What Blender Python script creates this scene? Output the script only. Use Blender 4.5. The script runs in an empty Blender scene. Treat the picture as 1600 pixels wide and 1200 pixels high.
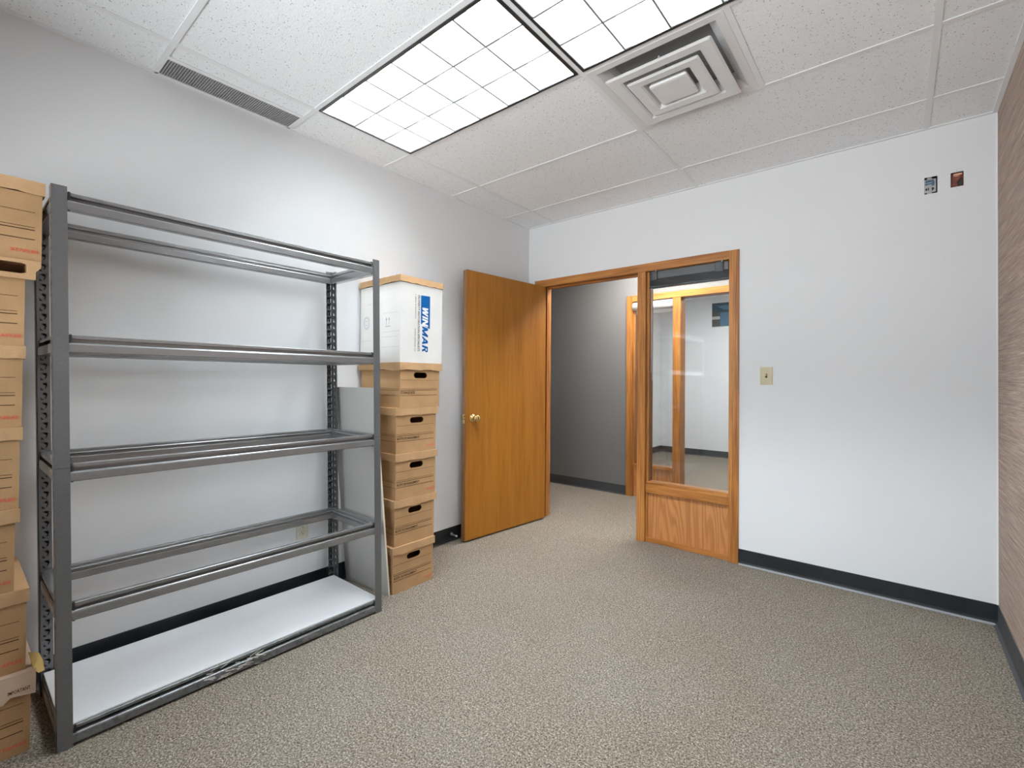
import bpy, bmesh, math, random
from mathutils import Vector, Matrix
random.seed(7)
PI = math.pi
scene = bpy.context.scene
COL = scene.collection

# ------------------------------------------------------------------ camera
YAW, PITCH, ROLL = -0.6866, 0.0095, 0.0078
fwd = Vector((math.sin(YAW)*math.cos(PITCH), math.cos(YAW)*math.cos(PITCH), math.sin(PITCH)))
rt0 = Vector((math.cos(YAW), -math.sin(YAW), 0)); up0 = rt0.cross(fwd)
rt = rt0*math.cos(ROLL) + up0*math.sin(ROLL)
up = -rt0*math.sin(ROLL) + up0*math.cos(ROLL)
cam_d = bpy.data.cameras.new('camera'); cam = bpy.data.objects.new('camera', cam_d); COL.objects.link(cam)
M = Matrix((rt, up, -fwd)).transposed().to_4x4(); M.translation = Vector((2.6149, -3.3750, 1.2104))
cam.matrix_world = M
cam_d.sensor_fit = 'HORIZONTAL'; cam_d.sensor_width = 36.0
cam_d.lens = 731.42*36.0/1600.0
cam_d.shift_x = -5.157/1600.0; cam_d.shift_y = -12.301/1600.0
cam_d.clip_start = 0.02
scene.camera = cam

# ------------------------------------------------------------------ world, daylight, exposure
world = bpy.data.worlds.new('world'); scene.world = world; world.use_nodes = True
bg = world.node_tree.nodes['Background']
# cool sky above the horizon, brighter ground added below it to lift the ceiling (seen by the window behind the camera)
wnt = world.node_tree; wg = wnt.nodes.new('ShaderNodeNewGeometry'); wx_ = wnt.nodes.new('ShaderNodeSeparateXYZ'); wr = wnt.nodes.new('ShaderNodeValToRGB')
wnt.links.new(wg.outputs['Incoming'], wx_.inputs[0]); wnt.links.new(wx_.outputs['Z'], wr.inputs['Fac'])
wr.color_ramp.elements[0].position = 0.0; wr.color_ramp.elements[0].color = (.62, .69, .75, 1)
wr.color_ramp.elements[1].position = 0.04; wr.color_ramp.elements[1].color = (.92, .96, 1.0, 1)
wnt.links.new(wr.outputs['Color'], bg.inputs[0]); bg.inputs[1].default_value = 8.0
vs = scene.view_settings
vs.view_transform = 'Standard'; vs.look = 'None'; vs.exposure = 1.33; vs.gamma = 1.0; vs.use_curve_mapping = False
scene.display_settings.display_device = 'sRGB'
cy = scene.cycles
cy.use_denoising = True
cy.max_bounces = 10; cy.diffuse_bounces = 6; cy.glossy_bounces = 4; cy.transmission_bounces = 6; cy.transparent_max_bounces = 8
cy.caustics_reflective = False; cy.caustics_refractive = False; cy.sample_clamp_indirect = 4.0; cy.sample_clamp_direct = 5.0
TUBE = 66.0          # emission strength of the fluorescent tubes

H = 2.5923; W = 3.0024
G = 0.6096; XA = 0.2924; Y1 = -2.1818
NEAR = -4.30         # wall behind the camera

pl = bpy.data.lights.new('daylight_portal', 'AREA'); pl.shape = 'RECTANGLE'; pl.size = 1.9; pl.size_y = 1.2
pl.cycles.is_portal = True
plo = bpy.data.objects.new('daylight_portal', pl); COL.objects.link(plo)
plo.location = (1.5, NEAR-0.13, 1.55); plo.rotation_euler = (PI/2, 0, 0)   # -Z of the lamp looks to +Y

# ------------------------------------------------------------------ materials
def nodes(name):
    m = bpy.data.materials.new(name); m.use_nodes = True
    nt = m.node_tree; b = nt.nodes['Principled BSDF']
    return m, nt, b
def setp(b, **k):
    names = dict(rough='Roughness', metal='Metallic', spec='Specular IOR Level', trans='Transmission Weight', ior='IOR', coat='Coat Weight', coatr='Coat Roughness')
    for a, v in k.items(): b.inputs[names[a]].default_value = v
def coord(nt, scale=(1,1,1), rot=(0,0,0)):
    tc = nt.nodes.new('ShaderNodeTexCoord'); mp = nt.nodes.new('ShaderNodeMapping')
    mp.inputs['Scale'].default_value = scale; mp.inputs['Rotation'].default_value = rot
    nt.links.new(tc.outputs['Object'], mp.inputs['Vector']); return mp.outputs['Vector']
def noise(nt, vec, scale, detail=3, rough=.5, dist=0):
    n = nt.nodes.new('ShaderNodeTexNoise'); n.inputs['Scale'].default_value = scale
    n.inputs['Detail'].default_value = detail; n.inputs['Roughness'].default_value = rough; n.inputs['Distortion'].default_value = dist
    nt.links.new(vec, n.inputs['Vector']); return n.outputs['Fac']
def ramp(nt, fac, stops, interp='LINEAR'):
    r = nt.nodes.new('ShaderNodeValToRGB'); r.color_ramp.interpolation = interp
    e = r.color_ramp.elements
    while len(e) < len(stops): e.new(0.5)
    for i, (p, c) in enumerate(stops):
        e[i].position = p; e[i].color = (c[0], c[1], c[2], 1)
    nt.links.new(fac, r.inputs['Fac']); return r.outputs['Color']
def mix(nt, a, b, fac=0.5, mode='MULTIPLY'):
    n = nt.nodes.new('ShaderNodeMix'); n.data_type = 'RGBA'; n.blend_type = mode
    for s, v in ((n.inputs[6], a), (n.inputs[7], b)):
        if isinstance(v, tuple): s.default_value = (v[0], v[1], v[2], 1)
        else: nt.links.new(v, s)
    if isinstance(fac, float) or isinstance(fac, int): n.inputs[0].default_value = fac
    else: nt.links.new(fac, n.inputs[0])
    return n.outputs[2]
def bump(nt, b, h, strength=.2, dist=.002):
    n = nt.nodes.new('ShaderNodeBump'); n.inputs['Strength'].default_value = strength; n.inputs['Distance'].default_value = dist
    nt.links.new(h, n.inputs['Height']); nt.links.new(n.outputs[0], b.inputs['Normal'])
def plain(name, c, rough=.6, metal=0, spec=.5, bumps=None, var=0.04, vscale=6):
    m, nt, b = nodes(name); setp(b, rough=rough, metal=metal, spec=spec)
    v = coord(nt); f = noise(nt, v, vscale, 3)
    lo = tuple(x*(1-var) for x in c); hi = tuple(min(1, x*(1+var)) for x in c)
    nt.links.new(ramp(nt, f, [(.3, lo), (.7, hi)]), b.inputs['Base Color'])
    if bumps: bump(nt, b, noise(nt, v, bumps[0], 2), bumps[1], bumps[2])
    return m
def emit(name, c, s):
    m = bpy.data.materials.new(name); m.use_nodes = True; nt = m.node_tree
    nt.nodes.remove(nt.nodes['Principled BSDF'])
    e = nt.nodes.new('ShaderNodeEmission'); e.inputs[0].default_value = (*c, 1); e.inputs[1].default_value = s
    nt.links.new(e.outputs[0], nt.nodes['Material Output'].inputs[0]); return m

WALL = plain('white wall paint', (.72, .725, .735), .75, var=.012, vscale=1.5, bumps=(260, .12, .001), spec=.3)
GREYWALL = plain('grey wall paint', (.175, .171, .167), .75, var=.03, vscale=2, bumps=(260, .12, .001), spec=.3)
def m_tile():
    m, nt, b = nodes('fissured ceiling tile'); setp(b, rough=.95, spec=.1)
    v = coord(nt); vo = nt.nodes.new('ShaderNodeTexVoronoi'); vo.inputs['Scale'].default_value = 85; vo.inputs['Randomness'].default_value = 1
    wv = nt.nodes.new('ShaderNodeVectorMath'); wv.operation = 'ADD'
    nz = nt.nodes.new('ShaderNodeTexNoise'); nz.inputs['Scale'].default_value = 60
    nt.links.new(v, nz.inputs['Vector'])
    sc = nt.nodes.new('ShaderNodeVectorMath'); sc.operation = 'SCALE'; sc.inputs['Scale'].default_value = .012
    nt.links.new(nz.outputs['Color'], sc.inputs[0]); nt.links.new(v, wv.inputs[0]); nt.links.new(sc.outputs[0], wv.inputs[1])
    nt.links.new(wv.outputs[0], vo.inputs['Vector'])
    dots = ramp(nt, vo.outputs['Distance'], [(.13, (.30, .29, .27)), (.24, (1, 1, 1))])
    gate = ramp(nt, noise(nt, v, 48, 2), [(.46, (1, 1, 1)), (.52, (0, 0, 0))])
    d2 = mix(nt, (1, 1, 1), dots, gate, 'MIX')
    f = noise(nt, v, 190, 3); c2 = ramp(nt, f, [(.3, (.79, .81, .83)), (.6, (.885, .90, .915))])
    nt.links.new(mix(nt, c2, d2, 1.0), b.inputs['Base Color'])
    bump(nt, b, f, .5, .002); return m
TILE = m_tile()
TBAR = plain('white enamelled steel', (.80, .81, .82), .8, spec=.1, var=.01)
VENT = plain('off white diffuser paint', (.74, .735, .735), .45, spec=.4, var=.02)
BLACK = plain('black enamel', (.02, .02, .02), .4, var=.05)
DARKVOID = plain('dark duct', (.05, .05, .05), .9)
GRILLE = plain('grey grille metal', (.36, .36, .36), .5, var=.03)
def m_carpet():
    m, nt, b = nodes('speckled beige carpet'); setp(b, rough=1.0, spec=.05)
    v = coord(nt)
    f1 = noise(nt, v, 170, 4, .7, .6); f2 = noise(nt, v, 420, 2, .6); f3 = noise(nt, v, 2.2, 3)
    c = ramp(nt, f1, [(.37, (.080, .066, .050)), (.46, (.205, .176, .144)), (.54, (.33, .292, .244)), (.63, (.60, .545, .47))])
    c = mix(nt, c, ramp(nt, f2, [(.3, (.62, .60, .58)), (.7, (1.0, 1.0, 1.0))]), .9)
    c = mix(nt, c, ramp(nt, f3, [(.3, (.93, .90, .87)), (.7, (1, 1, 1))]), 1.0)
    nt.links.new(c, b.inputs['Base Color']); bump(nt, b, f1, .8, .006); return m
CARPET = m_carpet()
def m_paper():
    m, nt, b = nodes('grasscloth wallpaper'); setp(b, rough=.85, spec=.15)
    v = coord(nt, (1, 1.3, 60)); f = noise(nt, v, 3.0, 5, .75); v2 = coord(nt, (1, .9, 200)); f2 = noise(nt, v2, 1.5, 2)
    c = ramp(nt, f, [(.34, (.30, .215, .172)), (.5, (.43, .33, .275)), (.64, (.56, .45, .39))])
    c = mix(nt, c, ramp(nt, f2, [(.38, (.72, .70, .69)), (.58, (1, 1, 1))]), .8)
    nt.links.new(c, b.inputs['Base Color']); bump(nt, b, f, .4, .002); return m
PAPER = m_paper()
def m_wood(name, axis, cols, fine=1.0, spec=.3, rough=.42):
    m, nt, b = nodes(name); setp(b, rough=rough, spec=spec, coat=.0)
    s = {'Z': (9, 9, .55), 'X': (.55, 9, 9), 'Y': (9, .55, 9)}[axis]
    v = coord(nt, s); base = noise(nt, v, 2.2, 4, .55, 1.1)
    c = ramp(nt, base, [(.30, cols[0]), (.48, cols[1]), (.68, cols[2])])
    s2 = tuple(x*14 if x > 1 else x*3 for x in s)
    pore = noise(nt, coord(nt, s2), 1.7, 3, .6)
    c = mix(nt, c, ramp(nt, pore, [(.34, (.42, .34, .27)), (.50, (1, 1, 1))]), .75*fine)
    nt.links.new(c, b.inputs['Base Color']); bump(nt, b, pore, .12*fine, .001); return m
OAKC = ((.25, .092, .020), (.39, .155, .036), (.49, .215, .058))
OAKZ = m_wood('golden oak upright', 'Z', OAKC); OAKX = m_wood('golden oak rail', 'X', OAKC)
def m_panel():
    m, nt, b = nodes('oak plywood panel'); setp(b, rough=.4, coat=.1)
    f = noise(nt, coord(nt, (6, 6, .55)), 1.0, 2, .4)
    ma = nt.nodes.new('ShaderNodeMath'); ma.operation = 'MULTIPLY'; ma.inputs[1].default_value = 120; nt.links.new(f, ma.inputs[0])
    mb = nt.nodes.new('ShaderNodeMath'); mb.operation = 'SINE'; nt.links.new(ma.outputs[0], mb.inputs[0])
    mc = nt.nodes.new('ShaderNodeMath'); mc.operation = 'MULTIPLY_ADD'; mc.inputs[1].default_value = .5; mc.inputs[2].default_value = .5; nt.links.new(mb.outputs[0], mc.inputs[0])
    c = ramp(nt, mc.outputs[0], [(.1, (.39, .155, .045)), (.5, (.46, .195, .060)), (.9, (.50, .22, .072))])
    pore = noise(nt, coord(nt, (130, 130, 3)), 1.7, 3, .6)
    c = mix(nt, c, ramp(nt, pore, [(.30, (.6, .5, .42)), (.47, (1, 1, 1))]), .5)
    nt.links.new(c, b.inputs['Base Color']); return m
OAKPANEL = m_panel()
DOORW = m_wood('varnished birch veneer', 'Z', ((.27, .098, .010), (.315, .122, .014), (.35, .140, .018)), fine=.35, rough=.42)
DOOREDGE = m_wood('dark door edge', 'Z', ((.17, .085, .035), (.21, .11, .045), (.25, .13, .055)), fine=.4)
def m_hammer(name, c, rough=.30):
    m, nt, b = nodes(name); setp(b, rough=rough, metal=.7, spec=.5)
    v = coord(nt); f = noise(nt, v, 420, 3, .6)
    nt.links.new(ramp(nt, f, [(.3, tuple(x*.86 for x in c)), (.7, tuple(x*1.14 for x in c))]), b.inputs['Base Color'])
    bump(nt, b, f, .10, .001); return m
STEEL = m_hammer('grey hammered steel', (.185, .190, .198))
def m_scuff():
    m, nt, b = nodes('scuffed grey steel'); setp(b, rough=.35, metal=.5)
    v = coord(nt, (1, 1, 1)); f = noise(nt, v, 34, 6, .75, 1.2)
    nt.links.new(ramp(nt, f, [(.30, (.05, .06, .06)), (.52, (.19, .195, .2)), (.70, (.21, .21, .215)), (.76, (.62, .63, .65))]), b.inputs['Base Color']); return m
SCUFF = m_scuff()
BEAM = m_hammer('grey painted steel beam', (.27, .272, .275), .24)
BOARD = plain('white melamine', (.66, .665, .68), .5, spec=.4, var=.03, vscale=3)
PANELGREY = plain('grey board face', (.40, .385, .36), .6, spec=.3, var=.06, vscale=2.5)
PANELEDGE = plain('pale board edge', (.66, .60, .47), .7, var=.05)
def m_card(name, c, var=.09):
    m, nt, b = nodes(name); setp(b, rough=.85, spec=.15)
    f = noise(nt, coord(nt), 9, 4); g = noise(nt, coord(nt, (1, 1, 1)), 260, 2)
    lo = tuple(x*(1-var) for x in c); hi = tuple(x*(1+var) for x in c)
    cc = ramp(nt, f, [(.3, lo), (.7, hi)]); cc = mix(nt, cc, ramp(nt, g, [(.3, (.9, .89, .88)), (.6, (1, 1, 1))]), .7)
    nt.links.new(cc, b.inputs['Base Color']); bump(nt, b, f, .3, .004); return m
CARD = m_card('brown corrugated cardboard', (.415, .250, .125))
CARDLID = m_card('brown cardboard lid', (.46, .285, .150))
CARDPALE = m_card('pale cardboard', (.60, .45, .34), .05)
CARDYEL = m_card('yellowed cardboard', (.62, .43, .15), .08)
CARDWHITE = m_card('white cardboard', (.72, .70, .67), .03)
INK = plain('dark brown ink', (.035, .018, .010), .9, spec=.1)
INKRED = plain('faded red ink', (.62, .115, .06), .8)
INKGREY = plain('grey ink', (.33, .33, .35), .8)
INKBLACK = plain('black ink', (.05, .05, .06), .8)
INKBLUE = plain('blue ink', (.002, .062, .20), .8, spec=.1)
INKWHITE = plain('white unprinted card', (.80, .80, .80), .7)
def m_base():
    m, nt, b = nodes('black vinyl cove base'); setp(b, rough=.33, spec=.5)
    f = noise(nt, coord(nt), 5, 3)
    nt.links.new(ramp(nt, f, [(.3, (.008, .010, .012)), (.7, (.016, .019, .022))]), b.inputs['Base Color']); return m
VINYL = m_base()
VINYLH = plain('dark grey vinyl base', (.045, .047, .05), .5)
BRASS = plain('polished brass', (.72, .55, .25), .16, metal=1.0, var=.02)
BEIGE = plain('beige plastic', (.50, .43, .27), .45, var=.03)
IVORY = plain('ivory plastic', (.60, .57, .47), .45, var=.03)
SLOT = plain('dark slot', (.04, .03, .02), .7)
ZINC = plain('zinc steel', (.45, .45, .45), .35, metal=.8, var=.15, vscale=60)
RUBBERW = plain('white rubber', (.8, .8, .78), .5)
BLUEBOX = plain('blue plastic', (.055, .115, .19), .5, var=.3, vscale=80)
RUST = plain('brown red plastic box', (.20, .052, .032), .6, var=.45, vscale=70)
COPPER = plain('copper wire', (.75, .40, .26), .35, metal=.4)
PLASTER = plain('raw gypsum edge', (.62, .57, .52), .9)
BLINDM = plain('black aluminium slats', (.022, .023, .026), .35, spec=.5)
BLINDH = plain('dark grey headrail', (.085, .085, .09), .45)
CLEAR = None
def m_glass():
    m, nt, b = nodes('clear window glass')
    nt.nodes.remove(b); out = nt.nodes['Material Output']
    tr = nt.nodes.new('ShaderNodeBsdfTransparent'); gl = nt.nodes.new('ShaderNodeBsdfGlossy'); gl.inputs['Roughness'].default_value = .02
    tr.inputs[0].default_value = (.97, .98, .975, 1)
    fr = nt.nodes.new('ShaderNodeFresnel'); fr.inputs[0].default_value = 1.45
    mx = nt.nodes.new('ShaderNodeMixShader')
    nt.links.new(fr.outputs[0], mx.inputs[0]); nt.links.new(tr.outputs[0], mx.inputs[1]); nt.links.new(gl.outputs[0], mx.inputs[2])
    nt.links.new(mx.outputs[0], out.inputs[0]); return m
GLASS = m_glass()
BLINDW = plain('white roller fabric', (.85, .85, .85), .6, var=.01)
REFLECT = plain('white enamel reflector', (.88, .88, .87), .35, spec=.5, var=.005)
LOUV = plain('semi specular louver', (.86, .865, .86), .3, spec=.6, var=.01)
FOOTSHADE = plain('louver foot shade grey', (.16, .16, .16), .5)
TUBEM = emit('fluorescent tube glow', (.86, .94, 1.0), TUBE*.98)
TUBER = emit('brighter fluorescent tube glow', (.86, .94, 1.0), TUBE*.91)
TUBEH = emit('hallway tube glow', (1.0, .98, .95), 15.0)
TUBEO = emit('far office tube glow', (.95, .98, 1.0), 14.0)
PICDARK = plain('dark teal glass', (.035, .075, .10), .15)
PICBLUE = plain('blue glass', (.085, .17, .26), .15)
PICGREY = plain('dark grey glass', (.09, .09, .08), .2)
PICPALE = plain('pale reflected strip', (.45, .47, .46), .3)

# ------------------------------------------------------------------ mesh helpers
class MB:
    """collects solids; build() links them as one mesh object"""
    def __init__(s): s.bm = bmesh.new(); s.mats = []; s.cur = 0
    def m(s, mat):
        if mat not in s.mats: s.mats.append(mat)
        s.cur = s.mats.index(mat); return s
    def face(s, vs, smooth=False):
        try: f = s.bm.faces.new(vs)
        except ValueError: return None
        f.material_index = s.cur; f.smooth = smooth; return f
    def box(s, x0, x1, y0, y1, z0, z1, bev=0.0):
        if bev > 0:
            t = bmesh.new(); vs_ = [t.verts.new((x, y, z)) for x in (x0, x1) for y in (y0, y1) for z in (z0, z1)]
            for q in ((0,1,3,2),(4,6,7,5),(0,4,5,1),(2,3,7,6),(0,2,6,4),(1,5,7,3)): t.faces.new([vs_[i] for i in q])
            bmesh.ops.recalc_face_normals(t, faces=t.faces)
            bmesh.ops.bevel(t, geom=list(t.edges), offset=bev, segments=2, affect='EDGES', profile=.6)
            s.merge(t); return s
        v = [s.bm.verts.new((x, y, z)) for x in (x0, x1) for y in (y0, y1) for z in (z0, z1)]
        for q in ((0,1,3,2),(4,6,7,5),(0,4,5,1),(2,3,7,6),(0,2,6,4),(1,5,7,3)): s.face([v[i] for i in q])
        return s
    def merge(s, t, mat=None, smooth=False):
        t.verts.index_update(); mp = {}
        for v in t.verts:
            co = v.co if mat is None else mat @ v.co
            mp[v.index] = s.bm.verts.new(co)
        for f in t.faces: s.face([mp[v.index] for v in f.verts], smooth or f.smooth)
        t.free()
    def prism(s, pts, fn, a, b, smooth=False):
        """2D polygon pts swept from a to b; fn(u, v, t) -> xyz"""
        r0 = [s.bm.verts.new(fn(u, v, a)) for u, v in pts]; r1 = [s.bm.verts.new(fn(u, v, b)) for u, v in pts]
        n = len(pts)
        for i in range(n): s.face([r0[i], r0[(i+1) % n], r1[(i+1) % n], r1[i]], smooth)
        s.face(r0[::-1]); s.face(r1); return s
    def tube(s, a, b, r, n=12, r2=None, caps=True):
        a = Vector(a); b = Vector(b); d = (b-a).normalized(); r2 = r if r2 is None else r2
        x = d.orthogonal().normalized(); y = d.cross(x)
        A = [s.bm.verts.new(a + (x*math.cos(2*PI*i/n)+y*math.sin(2*PI*i/n))*r) for i in range(n)]
        B = [s.bm.verts.new(b + (x*math.cos(2*PI*i/n)+y*math.sin(2*PI*i/n))*r2) for i in range(n)]
        for i in range(n): s.face([A[i], A[(i+1) % n], B[(i+1) % n], B[i]], True)
        if caps: s.face(A[::-1]); s.face(B)
        return s
    def lathe(s, prof, o, d, n=20):
        """prof: (distance along d, radius)"""
        o = Vector(o); d = Vector(d).normalized(); x = d.orthogonal().normalized(); y = d.cross(x); rings = []
        for (t, r) in prof:
            rings.append([s.bm.verts.new(o + d*t + (x*math.cos(2*PI*i/n)+y*math.sin(2*PI*i/n))*max(r, 1e-5)) for i in range(n)])
        for A, B in zip(rings, rings[1:]):
            for i in range(n): s.face([A[i], A[(i+1) % n], B[(i+1) % n], B[i]], True)
        s.face(rings[0][::-1]); s.face(rings[-1]); return s
    def holeplate(s, u0, u1, v0, v1, holes, fn, thick, cols=None):
        """flat plate u0..u1 x v0..v1 with stacked holes (list of (vlo, vhi, pts)); fn(u,v,w); each hole sits in its own band vlo..vhi"""
        for w, flip in ((0, False), (thick, True)):
            vprev = v0
            def quad(a, b, c, d):
                vv = [s.bm.verts.new(fn(*p, w)) for p in (a, b, c, d)]
                s.face(vv[::-1] if flip else vv)
            for (lo, hi, pts) in holes:
                if lo > vprev + 1e-6: quad((u0, vprev), (u1, vprev), (u1, lo), (u0, lo))
                n = len(pts); uc = sum(p[0] for p in pts)/n; vc = sum(p[1] for p in pts)/n
                out = []
                for (pu, pv) in pts:
                    du, dv = pu-uc, pv-vc
                    t = min(((u1-uc)/du if du > 1e-9 else ((u0-uc)/du if du < -1e-9 else 1e9)), ((hi-vc)/dv if dv > 1e-9 else ((lo-vc)/dv if dv < -1e-9 else 1e9)))
                    out.append((uc+du*t, vc+dv*t))
                for i in range(n):
                    j = (i+1) % n; a, b = out[i], out[j]
                    ring = [a]
                    # add the corner between if the two points sit on different sides
                    if abs(a[0]-b[0]) > 1e-7 and abs(a[1]-b[1]) > 1e-7:
                        cu = u1 if (abs(a[0]-u1) < 1e-6 or abs(b[0]-u1) < 1e-6) else u0
                        cv = hi if (abs(a[1]-hi) < 1e-6 or abs(b[1]-hi) < 1e-6) else lo
                        ring.append((cu, cv))
                    ring.append(b); ring += [pts[j], pts[i]]
                    vv = [s.bm.verts.new(fn(*p, w)) for p in ring]
                    s.face(vv[::-1] if flip else vv)
                vprev = hi
            if v1 > vprev + 1e-6: quad((u0, vprev), (u1, vprev), (u1, v1), (u0, v1))
        for (lo, hi, pts) in holes:   # hole walls
            n = len(pts)
            for i in range(n):
                a, b = pts[i], pts[(i+1) % n]
                s.face([s.bm.verts.new(fn(*a, 0)), s.bm.verts.new(fn(*a, thick)), s.bm.verts.new(fn(*b, thick)), s.bm.verts.new(fn(*b, 0))])
        for a, b in (((u0,v0),(u1,v0)), ((u1,v0),(u1,v1)), ((u1,v1),(u0,v1)), ((u0,v1),(u0,v0))):
            s.face([s.bm.verts.new(fn(*a, 0)), s.bm.verts.new(fn(*b, 0)), s.bm.verts.new(fn(*b, thick)), s.bm.verts.new(fn(*a, thick))])
        return s
    def build(s, name, mat=None, parent=None, recalc=True, world=False):
        """vertices are in the parent's space, unless world=True: then they are shifted by the parent's location"""
        if parent is not None and world:
            o_ = parent.matrix_basis.translation.copy()
            p_ = parent.parent
            while p_ is not None: o_ += p_.matrix_basis.translation; p_ = p_.parent
            for v in s.bm.verts: v.co -= o_
        bmesh.ops.remove_doubles(s.bm, verts=s.bm.verts, dist=1e-5)
        if recalc: bmesh.ops.recalc_face_normals(s.bm, faces=s.bm.faces)
        me = bpy.data.meshes.new(name); s.bm.to_mesh(me); s.bm.free()
        if mat is not None: me.materials.append(mat)
        else:
            for mm in s.mats: me.materials.append(mm)
        o = bpy.data.objects.new(name, me); COL.objects.link(o)
        if parent is not None: o.parent = parent
        return o

def tag(o, label=None, cat=None, group=None, kind=None):
    if label: o['label'] = label
    if cat: o['category'] = cat
    if group: o['group'] = group
    if kind: o['kind'] = kind
    return o
def empty(name, loc, rz=0):
    o = bpy.data.objects.new(name, None); COL.objects.link(o); o.empty_display_size = .05
    o.location = loc; o.rotation_euler = (0, 0, rz); return o
def struct(mb, name, mat=None): return tag(mb.build(name, mat), kind='structure')

def lettering(name, s, org, u, v, width, height, mat, parent, bold=0.0, shear=0.0, lift=.0006):
    """text mesh fitted into width x height, lower-left corner at org (parent space), u = reading direction, v = up"""
    c = bpy.data.curves.new(name, 'FONT'); c.body = s; c.size = 1.0; c.offset = bold; c.shear = shear; c.resolution_u = 2
    t = bpy.data.objects.new('tmp', c); me = bpy.data.meshes.new_from_object(t)
    bpy.data.objects.remove(t); bpy.data.curves.remove(c)
    xs = [p.co.x for p in me.vertices]; ys = [p.co.y for p in me.vertices]
    x0, x1, y0, y1 = min(xs), max(xs), min(ys), max(ys)
    u = Vector(u); v = Vector(v); n = u.cross(v); org = Vector(org)
    for p in me.vertices:
        a = (p.co.x-x0)/(x1-x0)*width; b = (p.co.y-y0)/(y1-y0)*height
        p.co = org + u*a + v*b + n*lift
    me.materials.clear(); me.materials.append(mat)
    o = bpy.data.objects.new(name, me); COL.objects.link(o); o.parent = parent; return o

# ------------------------------------------------------------------ room shell
T = 0.11
FX0, FX1, FZ = 0.078, 1.787, 2.105     # door + sidelight frame on the back wall
b = MB(); b.box(-2.2, 3.6, -4.6, 4.9, -.10, 0); struct(b, 'floor', CARPET)
b = MB(); b.box(-.12, 0, NEAR-.12, 0, 0, H+.15); struct(b, 'wall_left', WALL)
b = MB(); b.m(WALL)
# back wall: room side white, hall side grey
def wallpiece(b, x0, x1, z0, z1):
    b.m(WALL); b.box(x0, x1, 0, T*.5, z0, z1); b.m(GREYWALL); b.box(x0, x1, T*.5, T, z0, z1)
wallpiece(b, -.12, FX0+.03, 0, H+.15); wallpiece(b, FX1-.03, 2.722, 0, H+.15)
wallpiece(b, FX0+.03, FX1-.03, FZ-.03, H+.15)
# two small cut-outs for electrical boxes
BX = ((2.713, 2.773, 2.241, 2.331), (2.829, 2.8755, 2.252, 2.329))
wallpiece(b, 2.775, 2.827, 0, H+.15); wallpiece(b, 2.722, 2.775, 0, 2.241); wallpiece(b, 2.722, 2.775, 2.331, H+.15)
wallpiece(b, 2.827, 2.8775, 0, 2.252); wallpiece(b, 2.827, 2.8775, 2.329, H+.15); wallpiece(b, 2.8775, W+.12, 0, H+.15)
struct(b, 'wall_back')
b = MB(); b.box(W, W+.12, NEAR-.12, 0, 0, H+.15); struct(b, 'wall_right', PAPER)
# wall behind the camera with a window
b = MB(); NX0, NX1, NZ0, NZ1 = .55, 2.45, .95, 2.15
b.box(-.12, NX0, NEAR-.12, NEAR, 0, H+.15); b.box(NX1, W+.12, NEAR-.12, NEAR, 0, H+.15)
b.box(NX0, NX1, NEAR-.12, NEAR, 0, NZ0); b.box(NX0, NX1, NEAR-.12, NEAR, NZ1, H+.15); struct(b, 'wall_near', WALL)
w2 = tag(empty('window_2', (1.5, NEAR, .95)), kind='structure')
b = MB()
for (x0, x1, z0, z1) in ((NX0, NX0+.05, NZ0, NZ1), (NX1-.05, NX1, NZ0, NZ1), (NX0, NX1, NZ0, NZ0+.05), (NX0, NX1, NZ1-.05, NZ1), (1.475, 1.525, NZ0, NZ1)):
    b.box(x0, x1, NEAR-.10, NEAR-.04, z0, z1, .003)
b.build('window_frame', TBAR, w2, world=True)
b = MB(); b.box(NX0+.03, NX1-.03, NEAR-.075, NEAR-.07, NZ0+.03, NZ1-.03); b.build('glass_pane', GLASS, w2, world=True)
# hallway and the office across it
HX0, HX1 = -1.6, 3.3
OFY = 1.245; OX0, OX1, OY = -.604, 3.0, 4.545
b = MB(); b.m(GREYWALL); b.box(HX0, .39, OFY, OFY+.055, 0, H+.15); b.box(2.05, HX1, OFY, OFY+.055, 0, H+.15); b.box(.39, 2.05, OFY, OFY+.055, 2.10, H+.15)
b.m(WALL); b.box(HX0, .39, OFY+.055, OFY+.11, 0, H+.15); b.box(2.05, HX1, OFY+.055, OFY+.11, 0, H+.15); b.box(.39, 2.05, OFY+.055, OFY+.11, 2.10, H+.15)
struct(b, 'wall_hallway')
b = MB(); b.box(HX0-.12, HX0, T, OFY, 0, H+.15); struct(b, 'wall_hallway_left', GREYWALL)
b = MB(); b.box(HX0-.12, -.12, 0, T, 0, H+.15); struct(b, 'wall_hallway_near', GREYWALL)
b = MB(); b.box(HX1, HX1+.12, 0, OFY, 0, H+.15); b.box(W+.12, HX1, 0, T, 0, H+.15); struct(b, 'wall_hallway_right', GREYWALL)
b = MB(); b.box(OX0-.12, OX0, OFY+.11, OY+.12, 0, H+.15); struct(b, 'wall_office_left', WALL)
b = MB(); b.box(OX0, OX1, OY, OY+.12, 0, H+.15); struct(b, 'wall_office_back', WALL)
b = MB(); b.box(OX1, OX1+.12, OFY+.11, OY+.12, 0, H+.15); struct(b, 'wall_office_right', WALL)
b = MB(); b.box(HX0-.12, HX1+.12, 0, OFY+.11, H+.0, H+.06); struct(b, 'ceiling_hallway', TILE)

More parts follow.
